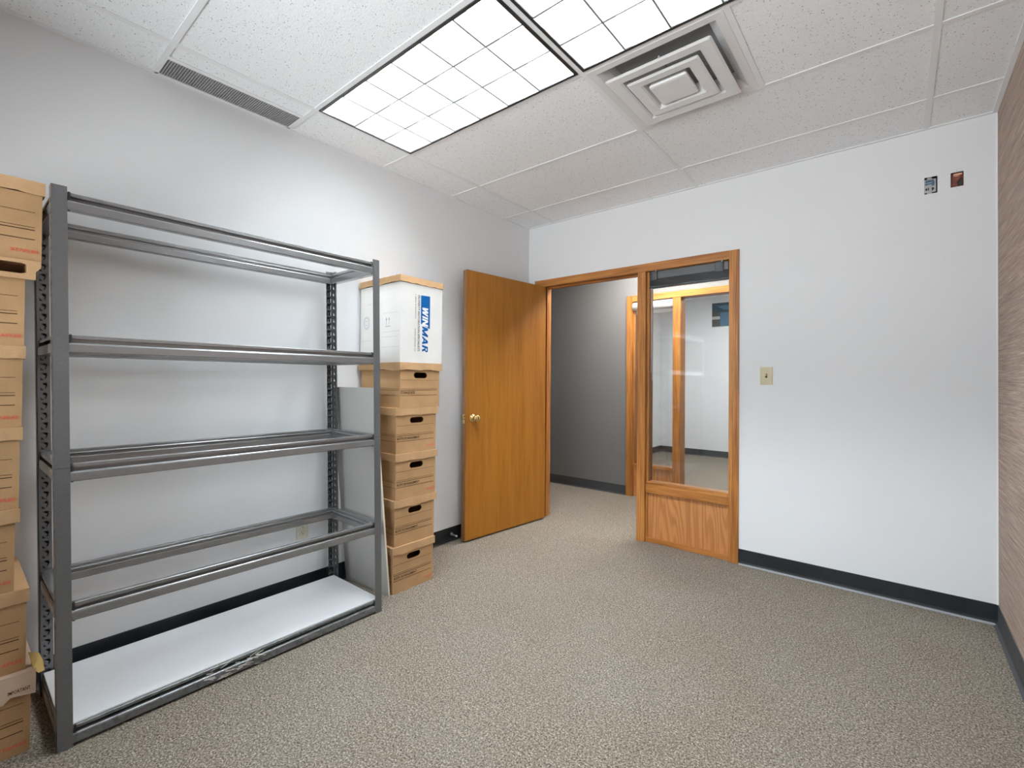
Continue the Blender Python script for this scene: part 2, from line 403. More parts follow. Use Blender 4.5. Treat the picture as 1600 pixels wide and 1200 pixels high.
# room ceiling: tiles, grid, openings for lights and vents
xs = [0, XA, XA+2*G, XA+4*G, W]
ys = [NEAR] + [Y1+G*k for k in range(-3, 4)] + [0]
b = MB()
def is_open(x0, y0):
    k = round((y0-Y1)/G)
    if k == 0 and abs(y0-Y1) < .01 and (abs(x0-XA) < .01 or abs(x0-XA-2*G) < .01): return 'light'
    return None
for i in range(4):
    for j in range(len(ys)-1):
        x0, x1, y0, y1 = xs[i], xs[i+1], ys[j], ys[j+1]
        if is_open(x0, y0): continue
        if i == 0 and abs(y0-(Y1-G)) < .01: x0 = .175     # grille strip cut out
        if i == 2 and abs(y0-(Y1+G)) < .01: x0 = XA+3*G   # air diffuser bay
        b.box(x0+.002, x1-.002, y0+.002, y1-.002, H+.004, H+.02)
struct(b, 'ceiling', TILE)
b = MB(); t = .012
for x in xs[1:-1]: b.box(x-t, x+t, NEAR, 0, H, H+.0035)
for j, y in enumerate(ys[1:-1]): b.box(0, W, y-t, y+t, H+.0002, H+.0034)
b.box(XA+3*G-t, XA+3*G+t, Y1+G, Y1+2*G, H+.0001, H+.0035)
b.box(.163, .187, Y1-G, Y1, H+.0001, H+.0035)
b.box(0, .02, NEAR, 0, H-.001, H+.0036); b.box(W-.02, W, NEAR, 0, H-.001, H+.0036)
b.box(.02, W-.02, -.02, 0, H-.001, H+.0036); b.box(.02, W-.02, NEAR, NEAR+.02, H-.001, H+.0036)
struct(b, 'trim_1', TBAR)
b = MB(); b.box(-.12, W+.12, NEAR-.12, T, H+.16, H+.22); struct(b, 'ceiling_deck', DARKVOID)
b = MB(); b.box(OX0-.12, OX1+.12, OFY+.05, OY+.12, H+.0, H+.06); struct(b, 'ceiling_office', TILE)

# baseboards (vinyl cove)
def cove(name, p0, p1, nrm, mat=VINYL, h=.1016, toe=.013):
    p0 = Vector((*p0, 0)); p1 = Vector((*p1, 0)); n = Vector((*nrm, 0)); d = (p1-p0)
    pts = [(0, 0), (toe, 0), (toe, .002), (.0075, .006), (.0045, .012), (.003, .022), (.0028, h-.002), (.0018, h), (0, h)]
    b = MB(); L = d.length; d = d.normalized()
    b.prism(pts, lambda u, v, t_: tuple(p0 + d*t_ + n*u + Vector((0, 0, v))), 0, L)
    o = struct(b, name, mat)
    for f in o.data.polygons: f.use_smooth = False
    return o
cove('baseboard_left', (0, NEAR), (0, 0), (1, 0))
cb_ = cove('baseboard_back', (FX1, 0), (W, 0), (0, -1), toe=.020)
b = MB(); b.box(FX1+.003, W-.013, -.0235, -.0075, .0005, .0085, .002); te = b.build('toe_sheen_dust', plain('grey toe sheen and dust', (.36, .37, .39), .5), cb_); te['label'] = 'pale grey sheen and dust along the carpet'  # pale strip puts the sheen and dust of the cove toe into colour
cove('baseboard_right', (W, NEAR), (W, 0), (-1, 0), VINYLH, toe=.02)
cove('baseboard_hallway', (HX0, OFY), (.378, OFY), (0, -1), VINYLH)
cove('baseboard_office_left', (OX0, OFY+.11), (OX0, OY), (1, 0), VINYLH)
cove('baseboard_office_back', (OX0, OY), (OX1, OY), (0, -1), VINYLH)

# ------------------------------------------------------------------ door frame (trim_2), sidelight (window_1)
JY0, JY1 = -.012, T+.012
fr = tag(empty('trim_2', (.9, 0, 0)), kind='structure')
def bar(name, x0, x1, y0, y1, z0, z1, mat, parent, bev=.002):
    b = MB(); b.box(x0, x1, y0, y1, z0, z1, bev); return b.build(name, mat, parent, world=True)
JX = .165; MX0, MX1 = 1.063, 1.128; RX = 1.724; HZ = 2.045
bar('jamb', FX0, JX, JY0, JY1, 0, HZ, OAKZ, fr)
bar('stile', RX, FX1, JY0, JY1, 0, FZ-.001, OAKZ, fr)
bar('head', FX0, RX, JY0-.001, JY1, HZ, FZ, OAKX, fr)
bar('mullion', MX0, MX1, JY0+.001, JY1, 0, HZ, OAKZ, fr)
bar('door_stop', JX, JX+.010, .045, .085, 0, HZ-.012, OAKZ, fr)
bar('door_stop', JX, MX0, .045, .085, HZ-.012, HZ, OAKX, fr)
bar('door_stop', MX0-.010, MX0, .045, .085, 0, HZ-.012, OAKZ, fr)
wn = tag(empty('window_1', (1.43, 0, 0)), kind='structure')
GZ0 = .452
bar('stop_bead', MX1, MX1+.017, .022, .095, GZ0, HZ, OAKZ, wn)
bar('stop_bead', RX-.006, RX, .022, .095, GZ0, HZ, OAKZ, wn, .001)
bar('sill_rail', MX1, RX, .004, .10, .372, .440, OAKX, wn, .006)
bar('sill_bead', MX1, RX, .020, .095, .440, GZ0+.003, OAKX, wn, .003)
bar('lower_panel', MX1, RX, .030, .085, .03, .374, OAKPANEL, wn, .001)
bar('panel_bead', MX1, MX1+.012, .014, .03, .03, .372, OAKZ, wn)
bar('panel_bead', RX-.008, RX, .014, .03, .03, .372, OAKZ, wn)
bar('bottom_rail', MX1, RX, .008, .095, 0, .034, OAKX, wn, .004)
b = MB(); b.box(MX1+.01, RX-.004, .056, .061, GZ0-.004, HZ-.002); b.build('glass_pane', GLASS, wn, world=True)

# the slatted blind drawn up at the top of the sidelight
bl = tag(empty('window_blind', (1.43, .03, 1.92)), 'black slatted blind drawn up to the top of the oak framed sidelight', 'blind')
b = MB(); b.box(1.152, 1.712, .016, .048, 1.985, 2.040, .002); b.build('headrail', BLINDH, bl, world=True)
b = MB()
for k in range(9): b.box(1.150, 1.714, .012, .050, 1.934+k*.0056, 1.9375+k*.0056, .0008)
b.build('slat_stack', BLINDM, bl, world=True)
b = MB(); b.box(1.148, 1.716, .010, .052, 1.918, 1.933, .003); b.build('bottom_rail', BLINDM, bl, world=True)
for x in (1.185, 1.655):
    b = MB(); b.box(x-.026, x+.026, .008, .014, 1.975, 2.0435, .001); b.box(x-.026, x-.020, .004, .02, 1.975, 2.0435); b.box(x+.020, x+.026, .004, .02, 1.975, 2.0435)
    b.box(x-.026, x+.026, .005, .02, 1.975, 1.981)
    o = b.build('bracket', BLINDM, bl, world=True)
    b = MB(); b.lathe([(0, .006), (.003, .006), (.005, .002)], (x+.02, .0, 2.0445), (0, -.3, -1), 10); b.build('screw', RUBBERW, o, world=True)
b = MB(); b.tube((1.165, .012, 1.93), (1.163, .018, 1.28), .0011, 6); b.tube((1.171, .012, 1.93), (1.172, .018, 1.22), .0011, 6)
b.build('pull_cord', TBAR, bl, world=True)

# ------------------------------------------------------------------ open door
dr = tag(empty('door_1', (.2085, -.0225, 0), math.atan2(-.9954, -.0955)), kind='structure')
DW, DT = .893, .044
b = MB(); b.m(DOORW); b.box(0, DW-.002, -DT, 0, .012, 2.038, .0015); b.m(DOOREDGE); b.box(DW-.002, DW+.0006, -DT+.0005, -.0005, .0125, 2.0375)
lf = b.build('door_leaf', None, dr)
b = MB(); kz = .925; kx = DW-.064
b.lathe([(0, .031), (.003, .031), (.007, .027), (.010, .015), (.022, .012), (.030, .014), (.036, .022), (.045, .0275), (.055, .0285), (.062, .026), (.067, .018), (.069, .006)], (kx, 0, kz), (0, 1, 0), 28)
b.build('door_knob', BRASS, dr)
b = MB(); b.lathe([(0, .031), (.003, .031), (.007, .027), (.010, .015), (.022, .012), (.030, .014), (.036, .022), (.045, .0275), (.055, .0285), (.062, .026), (.067, .018), (.069, .006)], (kx, -DT, kz), (0, -1, 0), 28)
b.build('door_knob', BRASS, dr)
for z0, z1 in ((.925, .956), (.889, .915)):
    b = MB(); b.box(DW, DW+.002, -.034, -.011, z0-.003, z1, .0008); b.build('latch_plate', BRASS, dr)
b = MB(); b.box(DW+.001, DW+.010, -.027, -.017, .932, .947, .002); b.build('latch_bolt', BRASS, dr)
for z in (.25, 1.03, 1.80):
    b = MB(); b.tube((-.006, -.028, z-.045), (-.006, -.028, z+.045), .006, 10); b.box(-.003, -.0005, -.040, -.004, z-.045, z+.045)
    b.build('hinge', BRASS, dr)

ds = tag(empty('door_stopper', (.004, -.935, .05)), 'small spring door stopper with white tip on the black baseboard behind the open door', 'door stopper')
b = MB(); b.lathe([(0, .012), (.004, .012), (.006, .007)], (0, 0, 0), (1, 0, .0), 12); b.build('base', ZINC, ds)
b = MB(); pts = []
for i in range(60):
    a = i/59*2*PI*9; pts.append(Vector((.005+.045*i/59, .005*math.cos(a), .005*math.sin(a)-.004*i/59)))
for p, q in zip(pts, pts[1:]): b.tube(p, q, .0011, 5)
b.build('spring', ZINC, ds)
b = MB(); b.lathe([(0, .006), (.002, .0075), (.010, .0075), (.013, .005)], (.049, 0, -.004), (1, 0, 0), 12); b.build('rubber_tip', RUBBERW, ds)

# ------------------------------------------------------------------ frame across the hallway
f2 = tag(empty('trim_3', (1.2, 1.235, 0)), kind='structure')
HY0, HY1 = 1.230, OFY+.122
bar('stile', .368, .436, HY0, HY1, 0, 2.115, OAKZ, f2)
bar('head', .436, 2.0, HY0-.0005, HY1, 2.052, 2.115, OAKX, f2)
bar('stile', 2.0, 2.068, HY0, HY1, 0, 2.115, OAKZ, f2)
bar('mullion', .868, .945, HY0+.002, HY1, 0, 2.052, OAKZ, f2)
w3 = tag(empty('window_3', (.65, 1.26, 0)), kind='structure')
bar('sill_rail', .436, .868, HY0+.03, HY1-.01, .310, .345, OAKX, w3, .004)
bar('lower_panel', .436, .868, HY0+.045, HY1-.03, 0, .312, OAKPANEL, w3)
bar('stop_bead', .436, .450, HY0+.03, HY1-.02, .345, 2.052, OAKZ, w3)
b = MB(); b.box(.448, .868, 1.290, 1.295, .343, 2.050); b.build('glass_pane', GLASS, w3, world=True)
rb = tag(empty('roller_blind', (.635, 1.262, 2.0)), 'white roller blind rolled up over the narrow glass of the office across the hallway', 'blind')
b = MB(); b.tube((.44, 1.255, 2.0), (.865, 1.255, 2.0), .044, 24); b.build('fabric_roll', BLINDW, rb, world=True)
b = MB(); b.box(.46, .855, 1.280, 1.288, 1.925, 1.975, .002); b.tube((.46, 1.284, 1.925), (.855, 1.284, 1.925), .006, 8); b.build('hem_bar', BLINDW, rb, world=True)
b = MB(); b.tube((.655, 1.21, 1.98), (.66, 1.215, .72), .0016, 6); b.tube((.668, 1.21, 1.98), (.664, 1.215, .72), .0016, 6); b.build('bead_chain', ZINC, rb, world=True)

# interior window high on the far office wall
w4 = tag(empty('window_4', (.56, OY, 2.3)), kind='structure')
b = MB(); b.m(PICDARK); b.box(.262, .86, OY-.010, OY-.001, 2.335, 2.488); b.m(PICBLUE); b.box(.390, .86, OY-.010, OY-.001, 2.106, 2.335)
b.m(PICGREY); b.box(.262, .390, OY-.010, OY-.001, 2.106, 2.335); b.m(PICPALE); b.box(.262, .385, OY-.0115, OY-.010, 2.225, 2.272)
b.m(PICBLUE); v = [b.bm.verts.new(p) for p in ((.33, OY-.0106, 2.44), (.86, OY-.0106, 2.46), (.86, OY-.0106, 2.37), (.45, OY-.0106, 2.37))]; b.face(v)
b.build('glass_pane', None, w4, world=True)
b = MB()
for (x0, x1, z0, z1) in ((.250, .262, 2.094, 2.50), (.86, .872, 2.094, 2.50), (.262, .86, 2.094, 2.106), (.262, .86, 2.488, 2.50)): b.box(x0, x1, OY-.014, OY, z0, z1)
b.build('window_frame', WALL, w4, world=True)
va = tag(empty('ceiling_vent', (.0, 4.25, H)), 'small white vent in the ceiling of the office across the hallway', 'vent')
b = MB(); b.box(-.16, .16, -.10, .10, -.008, 0, .002); b.build('frame', TBAR, va)
b = MB()
for k in range(7): b.box(-.14, .14, -.085+k*.025, -.073+k*.025, -.010, -.0075)
b.build('slot_panel', GRILLE, va)

# ------------------------------------------------------------------ ceiling lights
def troffer(loc, label, glow, group=None, room=True):
    """2 x 4 foot recessed fixture, long side along X; loc = centre at ceiling level"""
    e = tag(empty('ceiling_light', loc), label, 'ceiling light', group)
    L, S, D = 1.194, .586, .118
    zb = -.004 if room else -.125
    b = MB()   # black frame ring
    for (x0, x1, y0, y1) in ((-L/2, L/2, -S/2, -S/2+.014), (-L/2, L/2, S/2-.014, S/2), (-L/2, -L/2+.014, -S/2+.014, S/2-.014), (L/2-.014, L/2, -S/2+.014, S/2-.014)):
        b.box(x0, x1, y0, y1, zb, zb+.016)
    b.build('frame', BLACK, e)
    li, si = L/2-.014, S/2-.014
    b = MB()   # reflector housing: open box with sloping sides
    top = zb+D
    def ring(l, s_, z): return [b.bm.verts.new(p) for p in ((-l, -s_, z), (l, -s_, z), (l, s_, z), (-l, s_, z))]
    r0, r1 = ring(li, si, zb+.004), ring(li-.004, si-.004, top); r2, r3 = ring(li+.006, si+.006, zb+.016), ring(li+.006, si+.006, top+.012)
    for A, B in ((r0, r1), (r3, r2), (r2, r0)):
        for i in range(4): b.face([A[i], A[(i+1) % 4], B[(i+1) % 4], B[i]])
    b.face(r1); b.face(r3)
    b.build('reflector', REFLECT, e)
    # parabolic louver: 6 x 3 cells
    dep = .062
    prof = [(-.0022, 0), (.0022, 0), (.0025, .018), (.006, .036), (.0115, .052), (.016, dep), (-.016, dep), (-.0115, .052), (-.006, .036), (-.0025, .018)]
    b = MB()
    for k in range(1, 6):
        x = -li + 2*li*k/6; b.prism(prof, lambda u, v, t_, x=x: (x+u, t_, zb+.004+v), -si, si, False)
    for k in range(1, 3):
        y = -si + 2*si*k/3; b.prism(prof, lambda u, v, t_, y=y: (t_, y+u, zb+.004+v), -li, li, False)
    half = [(0, 0), (.0008, 0), (.0025, .018), (.006, .036), (.0115, .052), (.016, dep), (0, dep)]
    for sg in (-1, 1):
        b.prism(half, lambda u, v, t_: (sg*(li-u), t_, zb+.004+v), -si, si); b.prism(half, lambda u, v, t_: (t_, sg*(si-u), zb+.004+v), -li, li)
    b.build('louver', LOUV, e, recalc=True)
    b = MB()   # thin grey strips put the shade of the blade feet into colour
    for k in range(1, 6):
        x = -li + 2*li*k/6; b.box(x-.0034, x+.0034, -si, si, zb+.002, zb+.0042)
    for k in range(1, 3):
        y = -si + 2*si*k/3; b.box(-li, li, y-.0034, y+.0034, zb+.0021, zb+.0041)
    b.build('louver_foot_shade', FOOTSHADE, e)
    for k in range(3):
        y = -si + 2*si*(k+.5)/3
        b = MB(); b.tube((-li+.02, y, top-.022), (li-.02, y, top-.022), .013, 12); b.build('fluorescent_tube', glow, e)
        
    return e
troffer((XA+G, Y1+G/2, H), 'white ceiling light with a black rim, nearer the left wall', TUBEM, 'recessed ceiling lights')
troffer((XA+3*G, Y1+G/2, H), 'ceiling light cut off by the top of the view, right beside the square air diffuser', TUBER, 'recessed ceiling lights')
def lens_light(loc, label, glow, L=1.194, S=.586):
    """flush fixture with a flat glowing lens"""
    e = tag(empty('ceiling_light', loc), label, 'ceiling light', 'lights beyond the door')
    b = MB()
    for (x0, x1, y0, y1) in ((-L/2, L/2, -S/2, -S/2+.02), (-L/2, L/2, S/2-.02, S/2), (-L/2, -L/2+.02, -S/2+.02, S/2-.02), (L/2-.02, L/2, -S/2+.02, S/2-.02)):
        b.box(x0, x1, y0, y1, -.014, 0)
    b.build('frame', TBAR, e)
    b = MB(); b.box(-L/2+.02, L/2-.02, -S/2+.02, S/2-.02, -.010, -.002); b.build('lens', glow, e)
lens_light((.95, .70, H), 'hallway ceiling light beyond the doorway, hidden above the door frame', TUBEH)
lens_light((1.2, 2.9, H), 'ceiling light of the office across the hallway, hidden above the far oak frame', TUBEO)

# ------------------------------------------------------------------ square air diffuser
def diffuser():
    cx, cyy = XA+2.5*G, Y1+1.5*G
    e = tag(empty('air_diffuser', (cx, cyy, H)), 'square white ceiling air diffuser with nested raised rings beside the light', 'air vent')
    S = G/2-.012
    def sq(b, r, z, sm=0):
        return [b.bm.verts.new((sx*r, sy*r, z)) for sx, sy in ((-1, -1), (1, -1), (1, 1), (-1, 1))]
    def loop(b, rings):
        for A, B in zip(rings, rings[1:]):
            for i in range(4): b.face([A[i], A[(i+1) % 4], B[(i+1) % 4], B[i]])
    b = MB(); loop(b, [sq(b, S, .004), sq(b, S-.0005, -.001), sq(b, S-.035, .000), sq(b, S-.072, .030), sq(b, S-.085, .062)])
    b.build('back_pan', VENT, e, recalc=False)
    b = MB(); loop(b, [sq(b, S-.08, .064), sq(b, .10, .075)]); f = sq(b, .10, .075); b.face(f); b.build('neck', GRILLE, e, recalc=False)
    def cone(name, ro, w, z, h):
        b = MB()
        rings = []
        for (r, zz) in ((ro-w-.012, z+h), (ro-w, z+.006), (ro-w+.008, z), (ro-.010, z-.002), (ro, z+.003), (ro-.004, z+.008), (ro-w+.004, z+.012), (ro-w-.008, z+h+.004)):
            rings.append((r, zz))
        n = 6
        def rsq(r, zz):
            out = []; c = .007
            for qx, qy, a0 in ((1, 1, 0), (-1, 1, PI/2), (-1, -1, PI), (1, -1, 3*PI/2)):
                for k in range(n):
                    a = a0 + PI/2*k/(n-1); out.append(b.bm.verts.new((qx*(r-c)+c*math.cos(a), qy*(r-c)+c*math.sin(a), zz)))
            return out
        R = [rsq(r, zz) for r, zz in rings]; N = len(R[0])
        for A, B in zip(R, R[1:]+R[:1]):
            for i in range(N): b.face([A[i], A[(i+1) % N], B[(i+1) % N], B[i]])
        return b.build(name, VENT, e)
    cone('louver_ring', .232, .060, -.034, .040)
    cone('louver_ring', .160, .056, -.040, .046)
    # centre plate
    b = MB(); n = 6
    def rsq(r, zz):
        out = []; c = .010
        for qx, qy, a0 in ((1, 1, 0), (-1, 1, PI/2), (-1, -1, PI), (1, -1, 3*PI/2)):
            for k in range(n):
                a = a0 + PI/2*k/(n-1); out.append(b.bm.verts.new((qx*(r-c)+c*math.cos(a), qy*(r-c)+c*math.sin(a), zz)))
        return out
    R = [rsq(.070, .0), rsq(.086, -.036), rsq(.084, -.043), rsq(.076, -.045)]
    for A, B in zip(R, R[1:]):
        for i in range(len(A)): b.face([A[i], A[(i+1) % len(A)], B[(i+1) % len(A)], B[i]])
    b.face(R[-1]); b.face(R[0][::-1]); b.build('centre_plate', VENT, e)
    b = MB(); b.box(-.006, .006, -.006, .006, .0, .07); b.box(-.18, .18, -.004, .004, .010, .018); b.box(-.004, .004, -.18, .18, .010, .018); b.build('cross_brace', GRILLE, e)
diffuser()

# return grille beside the left wall
rg = tag(empty('return_grille', (.088, Y1-G/2, H)), 'long narrow grey perforated grille in the ceiling along the left wall', 'air vent')
b = MB(); gx, gy = .075, .290
b.box(-gx, gx, -gy, gy, .018, .022); b.build('backing', DARKVOID, rg)
b = MB()
n = 58
for k in range(n+1):
    y = -gy + 2*gy*k/n; b.box(-gx, gx, y-.0016, y+.0016, .000, .010)
for k in range(14):
    x = -gx + 2*gx*k/13; b.box(x-.0016, x+.0016, -gy, gy, .001, .006)
b.build('mesh_grid', GRILLE, rg)
b = MB()
for (x0, x1, y0, y1) in ((-gx-.004, gx+.004, -gy-.012, -gy), (-gx-.004, gx+.004, gy, gy+.012), (gx, gx+.006, -gy, gy)): b.box(x0, x1, y0, y1, -.001, .012)
b.box(-gx-.004, -gx, -gy, gy, .002, .012)
b.build('frame', TBAR, rg)

# ------------------------------------------------------------------ steel shelving unit
LEAN = -.0205
SY0, SY1, SX0, SX1, SH = -3.130, -1.911, .065, .525, 1.829
sh = tag(empty('shelving_unit', ((SX0+SX1)/2, (SY0+SY1)/2, 0)), 'grey steel boltless shelving unit, empty but for its white bottom board', 'shelving unit')
def lean(b):
    for v in b.bm.verts: v.co.y += LEAN*v.co.z
    return b
def keyhole(uc, vc, r=.0042, flip=1):
    # slanted slot, wide at the top and narrow at the foot
    return [(uc+.0050, vc+.0045), (uc+.0035, vc+.0085), (uc-.0035, vc+.0088), (uc-.0045, vc+.0065), (uc+.0002, vc+.0030), (uc-.0028, vc-.0078), (uc+.0004, vc-.0085)]
def post(y0, y1, xface, inward, holes_on_face, outer):
    """angle post: flange in the plane x=xface spanning y0..y1, and a side flange at the outer y"""
    th = .0022; P = .0381
    b = MB(); b.m(STEEL)
    hl = []
    if holes_on_face:
        uc = y0+.028 if outer == y0 else y1-.028
        k = .03
        while k < SH-.03: hl.append((k-.014, k+.014, keyhole(uc, k))); k += P
    s = 1 if inward > 0 else -1
    b.holeplate(y0, y1, 0.0, SH, hl, lambda u, v, w: (xface + s*w, u, v), th)
    hl = []; k = .03; d = .040
    while k < SH-.03: hl.append((k-.014, k+.014, keyhole(.024, k))); k += P
    so = 1 if outer == y0 else -1
    b.holeplate(th, d, 0.0, SH, hl, lambda u, v, w: (xface + s*u, outer + so*w, v), th)
    b.m(BLACK)   # black strips added behind the slots, shade inside them as colour
    BK = .0032
    if so < 0: BK = .0012
    if holes_on_face: b.box(min(xface-s*.0035, xface-s*.0045), max(xface-s*.0035, xface-s*.0045), min(outer+so*.014, outer+so*.038), max(outer+so*.014, outer+so*.038), 0, SH)
    b.box(min(xface+s*.013, xface+s*.035), max(xface+s*.013, xface+s*.035), min(outer+BK, outer+BK+.0006), max(outer+BK, outer+BK+.0006), 0, SH)
    b.m(STEEL)
    # folded lips that stiffen the angle
    b.box(min(xface+s*d, xface+s*(d-.002)), max(xface+s*d, xface+s*(d-.002)), min(outer, outer+so*.006), max(outer, outer+so*.006), 0, SH)
    if holes_on_face:
        e0 = outer+so*.001; b.box(min(xface, xface+s*.006), max(xface, xface+s*.006), min(e0, e0+so*.012), max(e0, e0+so*.012), 0, SH)
    lean(b); return b
pw = .038
p1 = post(SY0, SY0+pw, SX1, -1, False, SY0).build('post', None, sh, world=True)
p2 = post(SY1-pw, SY1, SX1, -1, False, SY1).build('post', None, sh, world=True)
p3 = post(SY0, SY0+.041, SX0, 1, True, SY0).build('post', None, sh, world=True)
p4 = post(SY1-.041, SY1, SX0, 1, True, SY1).build('post', None, sh, world=True)
# splice seams of the two-piece front posts, and plastic feet
for y0 in (SY0, SY1-pw):
    b = MB(); b.box(SX1-.0003, SX1+.0006, y0, y0+pw, .9135, .9150); lean(b); b.build('splice_seam', BLACK, sh, world=True)
for (x0, y0) in ((SX0, SY0), (SX0, SY1-pw), (SX1-.038, SY0), (SX1-.038, SY1-pw)):
    b = MB(); b.box(x0+.003, x0+.035, y0+.003, y0+.035, 0.0, .006, .001); b.build('foot', BLACK, sh, world=True)
prof = [(-.020, .058), (-.0015, .058), (0, .0565), (0, .0465), (-.018, .0455), (-.018, .0345), (-.004, .0345), (.0005, .0335), (.003, .0310), (.0045, .0270), (.0045, .004), (.003, .0008), (0, 0), (-.020, 0)]
levels = [.009, .412, .868, 1.290, 1.755]
for i, z in enumerate(levels):
    fm = SCUFF if i == 0 else BEAM
    b = MB(); b.prism(prof, lambda u, v, t_: (SX1-.005+u, t_, z+v), SY0+.006, SY1-.006); lean(b); b.build('front_beam', fm, sh, world=True)
    b = MB(); b.prism(prof, lambda u, v, t_: (SX0+.024-u-.020+.0045, t_, z+v), SY0+.006, SY1-.006); lean(b); b.build('back_beam', BEAM, sh, world=True)
    # inner face of the back beam shows the same ridges
    b = MB(); prof2 = [(-.004, .058), (.0, .058), (.0015, .056), (.0015, .048), (.008, .0465), (.0095, .044), (.0085, .041), (.003, .038), (.003, .033), (.0075, .030), (.0085, .027), (.0085, .003), (.006, .0), (-.004, .0)]
    b.prism(prof2, lambda u, v, t_: (SX0+.0275+u, t_, z+v-.0004), SY0+.008, SY1-.008); lean(b); b.build('back_beam_lip', BEAM, sh, world=True)
    for side, yo in ((1, SY1), (-1, SY0)):
        b = MB(); b.prism(prof, lambda u, v, t_: (t_, yo - side*.007 + side*u, z+v-.0008), SX0+.034, SX1-.026); lean(b); sb_ = b.build('side_beam', BEAM, sh, world=True)
        b = MB(); b.prism(prof2, lambda u, v, t_: (t_, yo - side*.028 - side*u, z+v-.0012), SX0+.036, SX1-.028); lean(b); b.build('side_beam_lip', BEAM, sh, world=True)
    for (yy, sg) in ((SY0+pw+.002, 1), (SY1-pw-.002, -1)):
        b = MB(); b.box(SX1-.012, SX1-.003, min(yy, yy+sg*.006), max(yy, yy+sg*.006), z-.002, z+.060); lean(b); b.build('beam_clip', BLACK, sh, world=True)
b = MB(); b.box(SX0+.012, SX1-.009, SY0+.012, SY1-.014, .0680, .0745, .001); lean(b)
bd = b.build('shelf_board', BOARD, sh, world=True); bd['label'] = 'white bottom board'
# torn tape stuck on the bottom beam
b = MB(); random.seed(3)
for k in range(34):
    y = -2.52-.20*random.random(); z = .012+.045*random.random(); l = .012+.03*random.random(); a = random.uniform(-.5, .5)
    x = SX1+.0008; w_ = .0015+.003*random.random()
    v = [b.bm.verts.new(p) for p in ((x, y, z), (x+.003, y+l, z+l*a), (x+.004, y+l, z+l*a+w_), (x+.001, y, z+w_*1.6))]; b.face(v)
lean(b); tp = b.build('torn_tape', RUBBERW, sh, world=True); tp['label'] = 'frayed white tape remains'

# ------------------------------------------------------------------ leaning board between shelf and boxes
lp = tag(empty('leaning_panel', (.2, -1.80, 0)), 'flat grey board standing on edge between the steel shelving and the box stack', 'board')
A0 = Vector((.024, -1.817, 0)); A1 = Vector((.411, -1.788, 0)); PH = 1.165
top_dy = -.105 + .0
def leanboard(off0, off1, mat, name):
    b = MB(); dirn = (A1-A0).normalized(); n = Vector((dirn.y, -dirn.x, 0)); n = -n if n.y < 0 else n   # n points to +y
    vs_ = []
    for o_ in (off0, off1):
        for (P_, t_) in ((A0, 0), (A1, 0), (A1, 1), (A0, 1)):
            q = P_ + n*o_ + Vector((-.002*t_, top_dy*t_, PH*t_)); vs_.append(b.bm.verts.new(q))
    b.face(vs_[0:4]); b.face(vs_[4:8][::-1])
    for i in range(4): b.face([vs_[i], vs_[(i+1) % 4], vs_[4+(i+1) % 4], vs_[4+i]])
    return b.build(name, mat, lp, world=True)
leanboard(0, .0012, PANELGREY, 'face_sheet'); c_ = leanboard(.0012, .012, PANELEDGE, 'core'); c_['label'] = 'pale beige edge'

# ------------------------------------------------------------------ storage boxes
def stadium(cu, cv, w, h, n=6):
    r = h/2; pts = []
    for k in range(n): a = -PI/2 + PI*k/(n-1); pts.append((cu + w/2 - r + r*math.cos(a), cv + r*math.sin(a)))
    for k in range(n): a = PI/2 + PI*k/(n-1); pts.append((cu - w/2 + r + r*math.cos(a), cv + r*math.sin(a)))
    return pts
def jag(t, seed, amp):
    return amp*(math.sin(t*31+seed*3.1)*.5 + math.sin(t*77+seed*1.7)*.3 + math.sin(t*13+seed)*.6)
def lidmesh(D, Wd, z0, h, over=.010, seed=0, amp=.0022, thick=.003, dent=None):
    """tray lid, front at x=+over, back at -D-over, bottom edge slightly wavy; dent = (t, size) notch in the front edge"""
    b = MB(); N = 14
    corners = [(over, -Wd/2-over), (over, Wd/2+over), (-D-over, Wd/2+over), (-D-over, -Wd/2-over)]
    outer_t, outer_b, inner_b, inner_t = [], [], [], []
    for s in range(4):
        a = Vector(corners[s]); c = Vector(corners[(s+1) % 4])
        for k in range(N):
            t = k/N; p = a.lerp(c, t); edge = s + t
            dz = jag(edge, seed, amp) if 0 < k else 0
            if dent and s == dent[0] and abs(t-dent[1]) < .12: dz -= dent[2]*(1-abs(t-dent[1])/.12)
            q = Vector((p.x*1.0, p.y*1.0)); cx_ = -D/2
            inn = Vector((cx_ + (p.x-cx_)*(1-2*thick/(D+2*over)), p.y*(1-2*thick/(Wd+2*over))))
            sag = jag(edge*1.7, seed+4, amp*.4)
            outer_t.append(b.bm.verts.new((q.x, q.y, z0+h+sag*.3))); outer_b.append(b.bm.verts.new((q.x+sag, q.y, z0+dz)))
            inner_b.append(b.bm.verts.new((inn.x, inn.y, z0+dz))); inner_t.append(b.bm.verts.new((inn.x, inn.y, z0+h-thick)))
    n = len(outer_t)
    for i in range(n):
        j = (i+1) % n
        b.face([outer_b[i], outer_b[j], outer_t[j], outer_t[i]]); b.face([inner_b[j], inner_b[i], outer_b[i], outer_b[j]][::-1]); b.face([inner_t[j], inner_t[i], inner_b[i], inner_b[j]])
    b.face(outer_t); b.face(inner_t[::-1])
    return b
